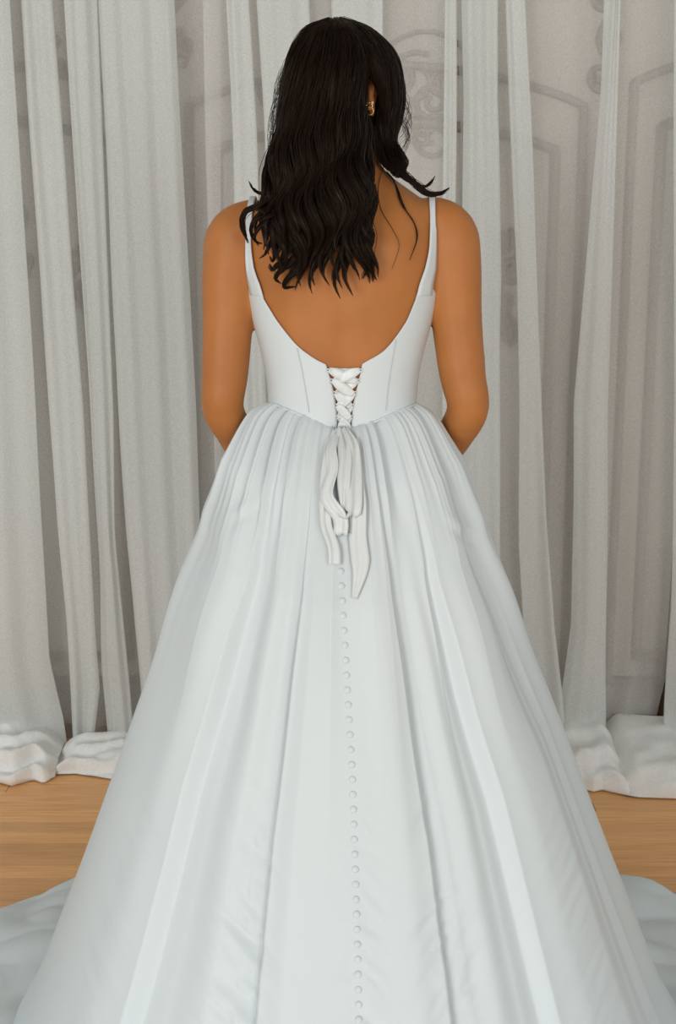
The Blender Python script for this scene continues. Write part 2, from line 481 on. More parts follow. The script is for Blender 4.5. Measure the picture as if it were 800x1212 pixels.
pool(cC, fl(72, 900).x, fl(172, 900).x, CY + 0.03, front_line([(50, 921), (66, 918), (90, 917), (132, 923), (180, 925), (260, 925)]),
     [(-0.75, 0.05), (-0.6, 0.07), (-0.4, 0.06)], 8.3, 60, 26, 0.03)
for c_, pa, pb in ((cD, 174, 246), (cE, 294, 334), (cE2, 338, 388), (cE3, 402, 458), (cE4, 514, 543), (cF, 546, 604), (cG, 618, 650)):
    pool(c_, fl(pa, 900).x, fl(pb, 900).x, CY + 0.03, front_line([(100, 922), (430, 922), (700, 930)]), [(-0.7, 0.06), (0, 0.07), (0.7, 0.09)], 0.1 * pa, 30, 20, 0.02)
pool(cH, fl(652, 900).x, fl(728, 910).x, CY + 0.03, front_line([(600, 930), (690, 935), (702, 938), (712, 936), (750, 944), (790, 946)]),
     [(0.4, 0.09), (0.75, 0.12), (0.9, 0.12)], 9.4, 70, 34, 0.022)
pool(cI, fl(720, 910).x, 1.5, CY + 0.06, front_line([(715, 937), (750, 944), (800, 946), (860, 944), (1000, 940), (1100, 940)]),
     [(0.6, 0.12), (0.85, 0.10), (1.5, 0.09)], 10.4, 80, 34, 0.022)

# brown post glimpsed in the gap at the right
SY = 1.355
p0 = at(783, 856, SY)
st = empty('wooden_stand', (p0.x, SY, 0))
tag(st, 'thin brown wooden post with dark knob, glimpsed between the two rightmost curtains', 'stand')
m_ = MB(); m_.tube([(0, 0, 0.03), (0.002, 0, p0.z - 0.01), (0.012, 0, 0.22), (0.013, 0, 0.55)], [0.018, 0.016, 0.010, 0.009], 12, res=16); m_.build('post', M_post, st)
m_ = MB(); m_.ball((0, -0.014, p0.z), (0.014, 0.012, 0.010)); m_.build('knob', M_post, st)
m_ = MB(); m_.tube([(0, 0, 0.0), (0, 0, 0.018), (0, 0, 0.034)], [0.026, 0.026, 0.02], 16); m_.build('base', M_post, st)

# ================================================================== the woman
person = empty('person', (0, 0, 0))
tag(person, 'woman seen from behind in white laced wedding gown, long dark wavy hair', 'person')

# torso sections: z, half width, back depth, front depth, y centre
TOR = np.array([
    (0.86, 0.165, 0.115, 0.080, 0.010), (0.95, 0.165, 0.110, 0.080, 0.008), (1.03, 0.140, 0.095, 0.080, 0.006), (1.12, 0.115, 0.083, 0.085, 0.004),
    (1.176, 0.119, 0.085, 0.092, 0.004), (1.23, 0.132, 0.091, 0.112, 0.006), (1.27, 0.1425, 0.095, 0.122, 0.006), (1.304, 0.1485, 0.098, 0.118, 0.006),
    (1.36, 0.153, 0.097, 0.100, 0.004), (1.40, 0.154, 0.090, 0.080, 0.004), (1.43, 0.146, 0.076, 0.062, 0.004), (1.452, 0.122, 0.064, 0.05, 0.006),
    (1.472, 0.088, 0.057, 0.048, 0.012), (1.492, 0.062, 0.055, 0.048, 0.020), (1.515, 0.053, 0.052, 0.050, 0.026), (1.56, 0.050, 0.052, 0.052, 0.034)])
TX = 0.007
def tsec(z): return [float(np.interp(z, TOR[:, 0], TOR[:, k])) for k in range(1, 5)]
TORF = np.array([[float(np.mean([np.interp(zz, TOR[:, 0], TOR[:, k]) for zz in np.linspace(z - 0.018, z + 0.018, 9)])) for k in range(1, 5)] for z in np.linspace(0.86, 1.56, 141)])
def tsm(z):
    i = (z - 0.86) / 0.70 * 140
    return [float(np.interp(i, np.arange(141), TORF[:, k])) for k in range(4)]
def torso(phi, z, off=0.0):
    a, bk, fr, yc = tsm(z)
    s, c = math.sin(phi), math.cos(phi)
    e = 0.86
    sx = math.copysign(abs(s) ** e, s); cy = math.copysign(abs(c) ** e, c)
    d = bk if c > 0 else fr
    x = (a + off) * sx
    yy = yc - (d + off) * cy
    if c > 0:                                    # spine furrow and shoulder blades
        yy += 0.007 * math.exp(-(x / 0.016) ** 2) * smoothi(z, [(1.0, 0.6), (1.15, 1), (1.40, 0.5), (1.5, 0)])
        yy -= 0.009 * math.exp(-((abs(x) - 0.075) / 0.035) ** 2 - ((z - 1.36) / 0.05) ** 2)
    return Vector((TX + x, yy, z))
def back_y(x, z):
    a, bk, fr, yc = tsm(min(1.5, max(0.9, z)))
    q = min(0.97, abs(x - TX) / a)
    return yc - bk * (1 - q ** 2.3) ** 0.5
B = MB()
nphi = 64
v = []
zs = np.linspace(0.86, 1.56, 90)
for z in zs:
    v += [torso(2 * math.pi * k / nphi, z) for k in range(nphi)]
f = grid_faces(len(zs), nphi, True) + [tuple(range(nphi)), tuple((len(zs) - 1) * nphi + k for k in range(nphi))]
B.add(v, f)
# shoulders and arms
def arm(sg, pts, rad, wrist, palm, fing):
    B.tube(pts, rad, 18, res=60)
armL = [(-0.115, 0.004, 1.412), (-0.158, 0.006, 1.392), (-0.168, 0.006, 1.350), (-0.174, 0.004, 1.295), (-0.178, 0.0, 1.230), (-0.182, -0.006, 1.168), (-0.186, -0.006, 1.118), (-0.172, 0.035, 1.075), (-0.148, 0.105, 1.022), (-0.120, 0.178, 0.972)]
radA = [0.040, 0.0495, 0.046, 0.0405, 0.0385, 0.0345, 0.0315, 0.0335, 0.028, 0.021]
armR = [(0.128, 0.004, 1.415), (0.170, 0.006, 1.398), (0.180, 0.006, 1.352), (0.186, 0.004, 1.295), (0.193, 0.0, 1.230), (0.201, -0.006, 1.168), (0.210, -0.006, 1.118), (0.194, 0.035, 1.070), (0.166, 0.105, 1.018), (0.136, 0.178, 0.968)]
B.tube(armL, radA, 18, res=60)
B.tube(armR, radA, 18, res=60)
# hands meeting before the skirt: palm, four fingers, thumb
def hand(wr, sg):
    wr = Vector(wr)
    d = Vector((-sg * 0.55, 0.55, -0.48)).normalized()       # along the hand (sg: -1 left, +1 right)
    up = Vector((0, 0.45, 0.9)); up = (up - d * up.dot(d)).normalized()
    sd = d.cross(up) * sg
    B.tube([wr - d * 0.02, wr + d * 0.02, wr + d * 0.055, wr + d * 0.088], [0.021, 0.025, 0.034, 0.030], 14, flat=0.62, res=10)
    for k, (o, ln) in enumerate(((-0.030, 0.066), (-0.010, 0.076), (0.010, 0.072), (0.029, 0.056))):
        b = wr + d * 0.078 + up * (-o)
        c = sd * -0.006 * 1
        inw = d.cross(up) * -sg
        B.tube([b, b + d * ln * 0.4 + inw * 0.004, b + d * ln * 0.75 + inw * 0.014, b + d * ln * 0.95 + inw * 0.028], [0.0085, 0.008, 0.0072, 0.006], 10, res=10)
    b = wr + d * 0.03 + up * 0.018
    B.tube([b, b + up * 0.026 + d * 0.018, b + up * 0.034 + d * 0.045, b + up * 0.030 + d * 0.062], [0.012, 0.0105, 0.009, 0.007], 10, res=10)
hand(armL[-1], -1)
hand((armR[-1][0], armR[-1][1] + 0.0, armR[-1][2]), 1)
# legs and feet under the gown
for s in (-1, 1):
    x = TX + s * 0.085
    B.tube([(x, 0.01, 0.92), (x, 0.0, 0.80), (x - s * 0.004, 0.005, 0.62), (x - s * 0.008, 0.01, 0.49), (x - s * 0.008, -0.01, 0.36), (x - s * 0.008, -0.005, 0.18), (x - s * 0.008, 0.0, 0.08)],
           [0.085, 0.083, 0.066, 0.050, 0.052, 0.036, 0.034], 16, res=40)
    B.tube([(x, -0.045, 0.032), (x, 0.02, 0.040), (x, 0.09, 0.030), (x, 0.165, 0.016)], [0.030, 0.036, 0.036, 0.015], 14, flat=0.8, res=16)
# head, turned to her right and bowed a little
HEADC = Vector((-0.002, 0.035, 1.605))
HM = (Matrix.Rotation(R(-44), 3, 'Z') @ Matrix.Rotation(R(-10), 3, 'X'))
def hp(p): return HEADC + HM @ Vector(p)
v = []
nv, nu = 28, 36
for i in range(nv + 1):
    th = min(max(math.pi * i / nv, 0.03), math.pi - 0.03)
    zl = math.cos(th)
    for j in range(nu):
        a = 2 * math.pi * j / nu
        X, Yy = math.sin(th) * math.cos(a), math.sin(th) * math.sin(a)
        wx_, dy = 0.073, (0.092 if Yy > 0 else 0.088)
        if zl < 0:                                   # jaw narrows forward to the chin
            wx_ *= 1 - 0.30 * (-zl) ** 1.3
            Yo = 0.036 * (-zl) ** 1.2
        else:
            Yo = 0
        v.append(hp((X * wx_, Yy * dy + Yo, zl * (0.105 if zl > 0 else 0.112))))
f = grid_faces(nv + 1, nu, True) + [tuple(range(nu - 1, -1, -1)), tuple(nv * nu + k for k in range(nu))]
B.add(v, f)
B.tube([hp((0, 0.086, 0.016)), hp((0, 0.098, -0.010)), hp((0, 0.107, -0.030)), hp((0, 0.096, -0.038))], [0.007, 0.008, 0.0115, 0.010], 12, res=14)   # nose
B.tube([hp((-0.022, 0.090, -0.062)), hp((0, 0.100, -0.060)), hp((0.022, 0.090, -0.062))], [0.003, 0.0055, 0.003], 10, res=12)                      # lips
B.tube([hp((-0.018, 0.088, -0.069)), hp((0, 0.097, -0.071)), hp((0.018, 0.088, -0.069))], [0.003, 0.006, 0.003], 10, res=12)
B.ball(hp((0, 0.074, -0.096)), 0.017)                                                                                                             # chin
for s in (-1, 1):
    B.tube([hp((s * 0.010, 0.088, 0.026)), hp((s * 0.032, 0.084, 0.030)), hp((s * 0.052, 0.066, 0.024))], [0.006, 0.0075, 0.005], 10, res=10)      # brow
    B.ball(hp((s * 0.044, 0.064, -0.028)), (0.02, 0.02, 0.018))                                                                                   # cheek
    ear = [hp((s * 0.072, 0.008, 0.012)), hp((s * 0.084, -0.004, 0.024)), hp((s * 0.088, -0.016, 0.012)), hp((s * 0.086, -0.012, -0.012)), hp((s * 0.077, 0.004, -0.030)), hp((s * 0.072, 0.010, -0.026))]
    B.tube(ear, [0.004, 0.0055, 0.0055, 0.005, 0.0065, 0.004], 8, res=26)
    B.ball(hp((s * 0.076, -0.002, 0.0)), (0.008, 0.014, 0.024), HM)
raw = B.build('body_raw', None)
rm = raw.modifiers.new('r', 'REMESH'); rm.mode = 'VOXEL'; rm.voxel_size = 0.0042; rm.use_smooth_shade = True
sm = raw.modifiers.new('s', 'SMOOTH'); sm.factor = 0.5; sm.iterations = 5
dg = bpy.context.evaluated_depsgraph_get()
bme = bpy.data.meshes.new_from_object(raw.evaluated_get(dg))
bpy.data.objects.remove(raw)
bme.name = 'body'
bme.materials.clear(); bme.materials.append(M_skin)
bme.polygons.foreach_set('use_smooth', [True] * len(bme.polygons))
# relax the junctions of shoulder and neck a little more than the hands and face
co = np.empty(len(bme.vertices) * 3); bme.vertices.foreach_get('co', co); co = co.reshape(-1, 3)
ed = np.empty(len(bme.edges) * 2, int); bme.edges.foreach_get('vertices', ed); ed = ed.reshape(-1, 2)
wgt = ((co[:, 2] > 1.27) & (co[:, 2] < 1.54)).astype(float) * 0.5
deg = np.bincount(ed.ravel(), minlength=len(co))[:, None]
for it in range(11):
    acc = np.zeros_like(co)
    np.add.at(acc, ed[:, 0], co[ed[:, 1]]); np.add.at(acc, ed[:, 1], co[ed[:, 0]])
    co += (acc / np.maximum(deg, 1) - co) * wgt[:, None]
bme.vertices.foreach_set('co', co.ravel()); bme.update()
body = link(bpy.data.objects.new('body', bme), person)
for s in (-1, 1):
    m_ = MB(); m_.ball(hp((s * 0.030, 0.0735, 0.006)), 0.0115); e_ = m_.build('eyeball', M_eye, body)
    m_ = MB(); m_.ball(hp((s * 0.0305, 0.0838, 0.006)), (0.005, 0.0018, 0.005), HM, 14, 8); m_.build('iris', M_iris, body)
bvh_body = BVHTree.FromPolygons([Vector(c) for c in co], [tuple(p.vertices) for p in bme.polygons])
def hit_px(bvh, px, py, off, fallback=-0.1):
    d = ray(px, py).normalized()
    h, n, i, ds = bvh.ray_cast(CAM, d)
    if h is None:
        h, n, i, ds = bvh.find_nearest(at(px, py, -0.03))
        return h + n * off
    if n.dot(d) > 0: n = -n
    return h + n * off

# ------------------------------------------------------------------ bodice
NECK = [(389, 433), (384, 430), (371, 423), (352, 408), (332, 383), (322, 367), (315, 355), (309, 343)]       # left neckline
NECKR = [(425, 433), (431, 429), (455, 413.5), (477, 384), (486, 364), (494, 343)]
def densify(pl):
    q = spline([Vector((a, b, 0)) for a, b in pl], 60)
    return sorted((float(a), float(b)) for a, b, _ in q)
NECK, NECKR = densify(NECK), densify(NECKR)
SEAM = [(250, 470), (318, 476), (330, 477), (356, 488), (383, 502), (398, 508), (412, 508), (436, 500), (467, 485), (494, 474), (560, 468)]
def seam_z(phi):
    """height of the waist seam round the body"""
    c = math.cos(phi)
    p = torso(phi, 1.11)
    if c <= 0: return 1.123
    q = p
    for _ in range(3):
        d = q - CAM
        fz = d.y * cT - d.z * sT
        px = W0 / 2 + FPX * d.x / fz
        z = at(px, interp(px, SEAM), q.y).z
        q = torso(phi, z)
    k = min(1, c / 0.25)
    return 1.123 * (1 - k) + q.z * k
def px_of(p):
    d = p - CAM
    fz = d.y * cT - d.z * sT
    return W0 / 2 + FPX * d.x / fz
def top_z(phi):
    c = math.cos(phi)
    if c <= 0: return 1.292
    z = 1.28
    for _ in range(8):
        q = torso(phi, z)
        px = px_of(q)
        if px < 407:
            rows = [(a, b) for a, b in sorted(NECK)]
        else:
            rows = NECKR
        r = interp(px, rows)
        z = 0.5 * z + 0.5 * at(px, r, q.y).z
    px = px_of(torso(phi, z))
    # under the arm the edge drops from the strap to the side
    if px < 296: z = min(z, interp(px, [(280, 1.288), (296, 1.306)]))
    if px > 511: z = min(z, interp(px, [(511, 1.306), (527, 1.288)]))
    return z
SLL = [(430, 386), (440, 389), (455, 393.5), (470, 396.5), (485, 398.5), (510, 400)]     # slit edges (row, px)
SLR = [(430, 428), (450, 424), (470, 419), (485, 416.5), (510, 415)]
def phi_at_px(px, z):
    lo, hi = -R(40), R(40)
    for _ in range(26):
        m = 0.5 * (lo + hi)
        if px_of(torso(m, z)) < px: lo = m
        else: hi = m
    return 0.5 * (lo + hi)
NU, NV = 220, 36
v = []
for i in range(NU):
    u = i / (NU - 1)
    # start from nominal slit edge, go round the front, end at the other edge
    ph0 = phi_at_px(427.5, 1.185); ph1 = 2 * math.pi + phi_at_px(387, 1.185)
    tcl = 0.5 - 0.5 * math.cos(u * math.pi)
    phn = ph0 + (ph1 - ph0) * (0.35 * tcl + 0.65 * u)
    zt, zb_ = top_z(phn), seam_z(phn) - 0.004
    for j in range(NV):
        t = j / (NV - 1)
        z = zb_ + (zt - zb_) * t
        ph = phn
        if u < 0.06:
            k = 1 - u / 0.06
            r = row_of(-0.085, z)
            ph += k * (phi_at_px(interp(r, SLR), z) - ph0)
        elif u > 0.94:
            k = (u - 0.94) / 0.06
            r = row_of(-0.085, z)
            ph += k * (2 * math.pi + phi_at_px(interp(r, SLL), z) - ph1)
        v.append(torso(ph, z, 0.0045))
bodice = mesh('bodice', v, grid_faces(NU, NV), M_satin, person)
so = bodice.modifiers.new('s', 'SOLIDIFY'); so.thickness = 0.002; so.offset = 1
bodice['label'] = 'white satin bodice with deep scooped back'
bvh_bod = BVHTree.FromPolygons([Vector(p) for p in v], grid_faces(NU, NV))

def ribbon(name, pts, wid, side, matl, parent, thick=0.0015, res=30, pleat=0.0, NCR=5):
    """a flat ribbon along 3-D points, widths along it, side = direction across"""
    P = spline(pts, res)
    wd = np.interp(np.linspace(0, 1, res), np.linspace(0, 1, len(wid)), wid)
    S = spline(side, res) if hasattr(side[0], '__len__') else np.tile(np.array(side, float), (res, 1))
    T = np.gradient(P, axis=0); T /= np.linalg.norm(T, axis=1)[:, None]
    v = []
    for i in range(res):
        s = S[i] - T[i] * np.dot(S[i], T[i]); s /= np.linalg.norm(s)
        n = np.cross(T[i], s)
        for k in np.linspace(-1, 1, NCR):
            v.append(P[i] + s * k * wd[i] / 2 + n * (0.0007 * (1 - k * k) + pleat * math.sin(k * 5.2 + i * 0.10 + pleat * 900)))
    o = mesh(name, v, grid_faces(res, NCR), matl, parent)
    m = o.modifiers.new('s', 'SOLIDIFY'); m.thickness = thick; m.offset = 0
    return o
# straps, lying on the skin and over the shoulder to the front of the bodice
def strap(pl, pr, xf):
    n = 26
    Lp = spline([Vector((a, b, 0)) for a, b in pl], n); Rp = spline([Vector((a, b, 0)) for a, b in pr], n)
    rows = []
    for i in range(n):
        q = []
        for k in range(5):
            t = k / 4
            px_, py_ = Lp[i][0] * (1 - t) + Rp[i][0] * t, Lp[i][1] * (1 - t) + Rp[i][1] * t
            h = hit_px(bvh_body, px_, py_, 0.0052)
            if py_ > 318:
                a_ = at(px_, py_, -0.06); best = None
                for sgn_ in (1,):
                    for dph in np.linspace(-R(88), R(88), 400):
                        e_ = torso(dph, a_.z, 0.0052 if py_ < 345 else 0.0052 - 0.0024 * (py_ - 345) / 8)
                        if best is None or abs(px_of(e_) - px_) < best[0]: best = (abs(px_of(e_) - px_), e_)
                kk = min(1, (py_ - 318) / 20)
                if h.y > -0.02: kk = 1
                h = h.lerp(best[1], kk)
            q.append(h)
        rows.append(q)
    top = rows[-1]
    xa, xb = top[0].x, top[-1].x
    # over the top
    y0, z0 = top[2].y, top[2].z
    for yy in np.linspace(y0 + 0.008, 0.05, 9):
        q = []
        for k in range(5):
            x = xa + (xb - xa) * k / 4
            h, nn, _, _ = bvh_body.ray_cast(Vector((x, yy, 1.7)), Vector((0, 0, -1)))
            if h is None or h.z < 1.37: h = bvh_body.find_nearest(Vector((x, yy, 1.44)))[0]
            q.append(h + Vector((0, 0, 0.0035)))
        rows.append(q)
    for s in np.linspace(0.1, 1, 12):
        z = rows[n + 8][2].z * (1 - s) + 1.285 * s
        q = []
        for k in range(5):
            x = (xa + (xb - xa) * k / 4) * (1 - s) + (xf + (xb - xa) * 1.4 * (k / 4 - 0.5)) * s
            h, nn, _, _ = bvh_body.ray_cast(Vector((x, 0.5, z)), Vector((0, -1, 0)))
            q.append(h + Vector((0, 0.004, 0)) if h else Vector((x, 0.08, z)))
        rows.append(q)
    v = [p for q in rows for p in q]
    o = mesh('strap', v, grid_faces(len(rows), 5), M_satin, bodice)
    m = o.modifiers.new('s', 'SOLIDIFY'); m.thickness = 0.0022; m.offset = 0
    return o
strap([(297.5, 353), (295.5, 345), (293, 332), (290.5, 304), (291, 275), (292, 255), (294.5, 243), (296, 237)], [(312, 353), (309.5, 345), (305.5, 329), (301, 301), (299.5, 275), (300, 255), (301.5, 243), (303, 237)], -0.095)
strap([(491.8, 353), (494.6, 345), (500, 320), (505, 296), (506.5, 270), (507.5, 245), (508, 234)], [(510.5, 353), (511.5, 345), (512.5, 325), (513.5, 296), (514.5, 270), (514.5, 245), (514, 234)], 0.105)

# lacing: placket piece behind, crossing ribbons, eyelet loops
def bod_pt(px, py, off): return hit_px(bvh_body, px, py, off, -0.085)
m_rows = [[bod_pt(391 + (424 - 391) * k / 8, r, 0.0035) for k in range(9)] for r in (435.5, 437, 439, 441.5)]
o = mesh('lacing_band', [p for q in m_rows for p in q], grid_faces(4, 9), M_ribbon, bodice)
so = o.modifiers.new('s', 'SOLIDIFY'); so.thickness = 0.002; so.offset = 0
lrows = [437, 449, 464, 479, 493, 506]
for i in range(5):
    for dirn in (0, 1):
        r0, r1 = lrows[i], lrows[i + 1] + 2
        xl = lambda r: interp(r, SLL) + 0.5
        xr = lambda r: interp(r, SLR) - 0.5
        a, b_ = ((xl(r0), r0), (xr(r1), r1)) if dirn == 0 else ((xr(r0), r0), (xl(r1), r1))
        lift = 0.0075 if (i + dirn) % 2 else 0.0055
        pts = [bod_pt(a[0] + (b_[0] - a[0]) * t, a[1] + (b_[1] - a[1]) * t, lift + 0.002 * math.sin(math.pi * t)) for t in np.linspace(0, 1, 6)]
        ribbon('lacing_ribbon', pts, [0.008, 0.0155, 0.0170, 0.0155, 0.008], Vector((0.5 if dirn else -0.5, 0, 1)).normalized()[:], M_ribbon, bodice, 0.0006, 14)
for r in lrows[:5]:
    for S_, sg in ((SLL, -1), (SLR, 1)):
        x = interp(r, S_)
        m_ = MB()
        m_.tube([bod_pt(x + sg * 2, r - 1.5, 0.0065), bod_pt(x - sg * 3.0, r, 0.008), bod_pt(x + sg * 2, r + 2.5, 0.0065)], 0.0011, 6, res=10)
        m_.build('eyelet_loop', M_ribbon, bodice)
# stitched panel seams of the bodice
for pl in ([(352, 412), (358, 440), (363, 468), (366, 488)], [(468, 402), (462, 435), (458, 465), (456, 486)]):
    m_ = MB(); m_.tube([hit_px(bvh_bod, a, b, 0.0016) for a, b in pl], 0.0006, 6, res=24); m_.build('panel_seam', M_satin, bodice)
# fine bound edge along the waist seam
seam_pts = [torso(a, seam_z(a) - 0.002, 0.0065) for a in np.linspace(-R(95), R(95), 60)]
m_ = MB(); m_.tube(seam_pts, 0.0018, 6); m_.build('waist_seam', M_satin, bodice)

# ------------------------------------------------------------------ skirt
SIL = [(478, 88), (490, 105), (500, 114), (515, 124), (532, 134.5), (543, 141), (575, 153), (600, 162), (625, 168), (686, 194), (757, 217), (825, 242), (922, 278), (1006, 309), (1066, 332), (1142, 361), (1190, 384)]
side = []
for r, hw in SIL:
    p = at(407 + hw, r, -0.02); side.append((p.x - at(407, r, -0.02).x, p.z))
side += [(0.592, 0.012), (0.585, 0.006), (0.565, 0.005), (0.60, 0.005), (0.70, 0.010), (0.80, 0.008), (0.90, 0.006)]
side[0] = (0.121, 1.121)
back = [(0.088, 1.085), (0.098, 1.080), (0.108, 1.070), (0.125, 1.05), (0.145, 1.02), (0.175, 0.95), (0.215, 0.85), (0.26, 0.73), (0.31, 0.60), (0.365, 0.46), (0.42, 0.33), (0.48, 0.22), (0.56, 0.12), (0.66, 0.055), (0.80, 0.025), (1.0, 0.012), (1.25, 0.006)]
frnt = [(0.094, 1.121), (0.104, 1.11), (0.128, 1.07), (0.150, 1.02), (0.178, 0.93), (0.22, 0.75), (0.26, 0.55), (0.33, 0.33), (0.40, 0.14), (0.445, 0.03), (0.50, 0.012), (0.56, 0.008), (0.62, 0.006)]
NS = 340
# non-uniform: the same parameter runs along all three profiles
def prof(pts): return spline([Vector((a, b, 0)) for a, b in pts], NS)
PS, PB, PF = prof(side), prof(back), prof(frnt)
nb, nf = 1000, 240
phis = np.concatenate([np.linspace(-R(105), R(105), nb, endpoint=False), np.linspace(R(105), R(255), nf, endpoint=False)])
NP = len(phis)
# designed folds of the back: azimuth (deg at hem) -> relief 0..1, steep steps are the creases
FOLD = [(-200, 0.9), (-168, 0.7), (-150, 1.0), (-128, 0.7), (-112, 0.5), (-96, 0.75), (-80, 0.9), (-62, 0.8), (-54, 0.86), (-47, 0.78), (-43.8, 0.20), (-39, 0.24), (-30, 0.54), (-24, 0.32), (-20.0, 0.14), (-17.8, 0.56), (-13, 0.72), (-4, 0.66), (6, 0.64), (14, 0.74), (19.2, 0.62), (21.6, 0.16), (26, 0.32), (31, 0.50), (36, 0.30), (40.2, 0.18), (43.2, 0.72), (51, 0.88), (60, 0.88), (66, 0.7), (69.2, 0.62), (70.8, 0.25), (76, 0.55), (86, 0.85), (98, 0.6), (112, 0.5), (130, 0.95), (150, 0.7), (170, 1.0), (200, 0.9)]
FX = np.linspace(-200, 200, 4001)
FY = np.array([smoothi(x, FOLD) for x in FX])
def ridge(a, freq, seed):
    return 1 - abs(noise.noise(Vector((math.sin(a) * freq, math.cos(a) * freq, seed))) * 2.2)
gather = np.array([ridge(a, 9.5, 4.2) for a in phis]); gather -= gather.mean(); gather *= np.array([0.75 + 1.1 * noise.noise(Vector((math.sin(a) * 2.6, math.cos(a) * 2.6, 1.5))) for a in phis])
gather2 = np.array([noise.noise(Vector((math.sin(a) * 19, math.cos(a) * 19, 9.0))) for a in phis])
midf = np.array([ridge(a, 3.3, 7.7) for a in phis]); midf -= midf.mean()
sL = np.linspace(0, 1, NS)
Varr = np.zeros((NS, NP, 3))
sn, cs = np.sin(phis), np.cos(phis)
seamz = np.array([seam_z(a if a < R(180) else a - 2 * math.pi) for a in phis])
wb = np.where(cs > 0, cs ** 2, 0)
wf = np.where(cs < 0, cs ** 2, 0)
ws = sn ** 2
deg_ = np.degrees(np.where(phis > math.pi, phis - 2 * math.pi, phis))
for i in range(NS):
    s = sL[i]
    A_, Bk, Fr = PS[i], PB[i], PF[i]
    ez = A_[1] * ws + Bk[1] * wb + Fr[1] * wf
    # the waist seam dips at the back; let it relax into the smooth profile
    k = math.exp(-(s / 0.045) ** 2)
    base_seam = PS[0][1] * ws + PB[0][1] * wb + PF[0][1] * wf
    ez = ez + (seamz - base_seam) * k
    zmid = A_[1]
    yc = interp(s, [(0, 0.004), (0.06, -0.02), (0.15, -0.035), (0.5, -0.02), (0.8, 0.03), (1, 0.05)])
    xc = TX + 0.010 * min(1, s / 0.5)
    ex = A_[0] * sn
    ey = np.where(cs > 0, -Bk[0] * cs, -Fr[0] * cs)
    # folds
    tw = 1.0 / (0.80 + 0.20 * min(1, s / 0.35))
    fo = np.interp(deg_ * tw, FX, FY)
    wsoft = min(1, max(0, (s - 0.03) / 0.22)); wsoft = wsoft * wsoft * (3 - 2 * wsoft)
    amp = 0.004 + 0.040 * wsoft * (1 - 0.35 * max(0, (s - 0.6) / 0.4))
    onfl = min(1, max(0, (0.06 - zmid) / 0.05))
    dsp = amp * (fo - 0.78) * (1 - 0.3 * onfl)
    dsp += gather * 0.0115 * math.exp(-((s - 0.03) / 0.055) ** 2) * min(1, s / 0.006 + 0.35) + gather * 0.0022 * math.exp(-(s / 0.11) ** 2)
    dsp += gather2 * 0.0042 * math.exp(-(s / 0.06) ** 2)
    dsp += midf * 0.013 * math.exp(-((s - 0.16) / 0.14) ** 2)
    tau = np.zeros(NP)                       # proud panels lap over the hollows beside them
    dt = deg_ * tw
    for pc, dr in ((-18.8, -1), (20.5, 1)):
        lapw = np.exp(-((dt - pc) / 3.2) ** 2)
        proud = (dt < pc) if dr > 0 else (dt > pc)
        tau += dr * lapw * np.where(proud, 0.0045, -0.0015) * wsoft * (1 - onfl)
    Varr[i, :, 0] = xc + ex + dsp * sn + tau * cs
    Varr[i, :, 1] = yc + ey - dsp * cs + tau * sn
    Varr[i, :, 2] = ez
# soft irregularity, hip swags and crumpled satin low on the train
for i in range(NS):
    s = sL[i]
    if i == 0: continue
    for j in range(nb):
        p = Varr[i, j]
        a = deg_[j]
        d = 0.004 * noise.noise(Vector((p[0] * 4, p[1] * 4, p[2] * 3))) * min(1, s / 0.1)
        # crumples beside the centre panel edges and the button line, near the floor
        lw = min(1, max(0, (0.64 - p[2]) / 0.25))
        if lw > 0:
            # creases run slantwise from the panel edges and from the button line
            for a0, wd_, sd, g in ((-24, 6.5, 1, 1.0), (22, 6.5, -1, 1.0), (4.5, 3.2, 1, 0.55), (0.5, 3.2, -1, 0.45), (-55, 9, 1, 0.3), (55, 9, -1, 0.3)):
                cr = g * math.exp(-((a - a0) / wd_) ** 2)
                if cr < 0.03: continue
                q1 = noise.noise(Vector((p[0] * 9 + 4, p[2] * 24 + sd * p[0] * 20, 3.3 + a0)))
                q2 = noise.noise(Vector((p[0] * 22 + 4, p[2] * 50 + sd * p[0] * 36, 1.3 + a0)))
                d += lw * cr * (0.0060 * (0.5 - abs(q1) * 2) + 0.0030 * (0.5 - abs(q2) * 2) + 0.003 * q2)
        Varr[i, j, 0] += d * sn[j]; Varr[i, j, 1] -= d * cs[j]
def swag(px, py, wdx, wdy, depth, slope):
    """a shallow U-shaped dent where the cloth breaks over the hip"""
    for i in range(4, int(NS * 0.42)):
        for j in range(nb):
            if cs[j] < 0.1: continue
            p = Varr[i, j]
            dd = p - np.array(CAM)
            fz = dd[1] * cT - dd[2] * sT
            X = W0 / 2 + FPX * dd[0] / fz; Yp = H0 / 2 - FPX * (dd[1] * sT + dd[2] * cT) / fz
            ux, uy = (X - px) / wdx, (Yp - py - slope * (X - px)) / wdy
            if abs(ux) < 2.2 and abs(uy) < 3:
                h = math.exp(-ux * ux) * (uy * math.exp(0.5 - uy * uy))
                Varr[i, j, 0] += -depth * h * sn[j]; Varr[i, j, 1] += depth * h * cs[j]
swag(291, 604, 16, 9, 0.0035, -0.6)
swag(549, 630, 16, 9, 0.0035, 0.6)
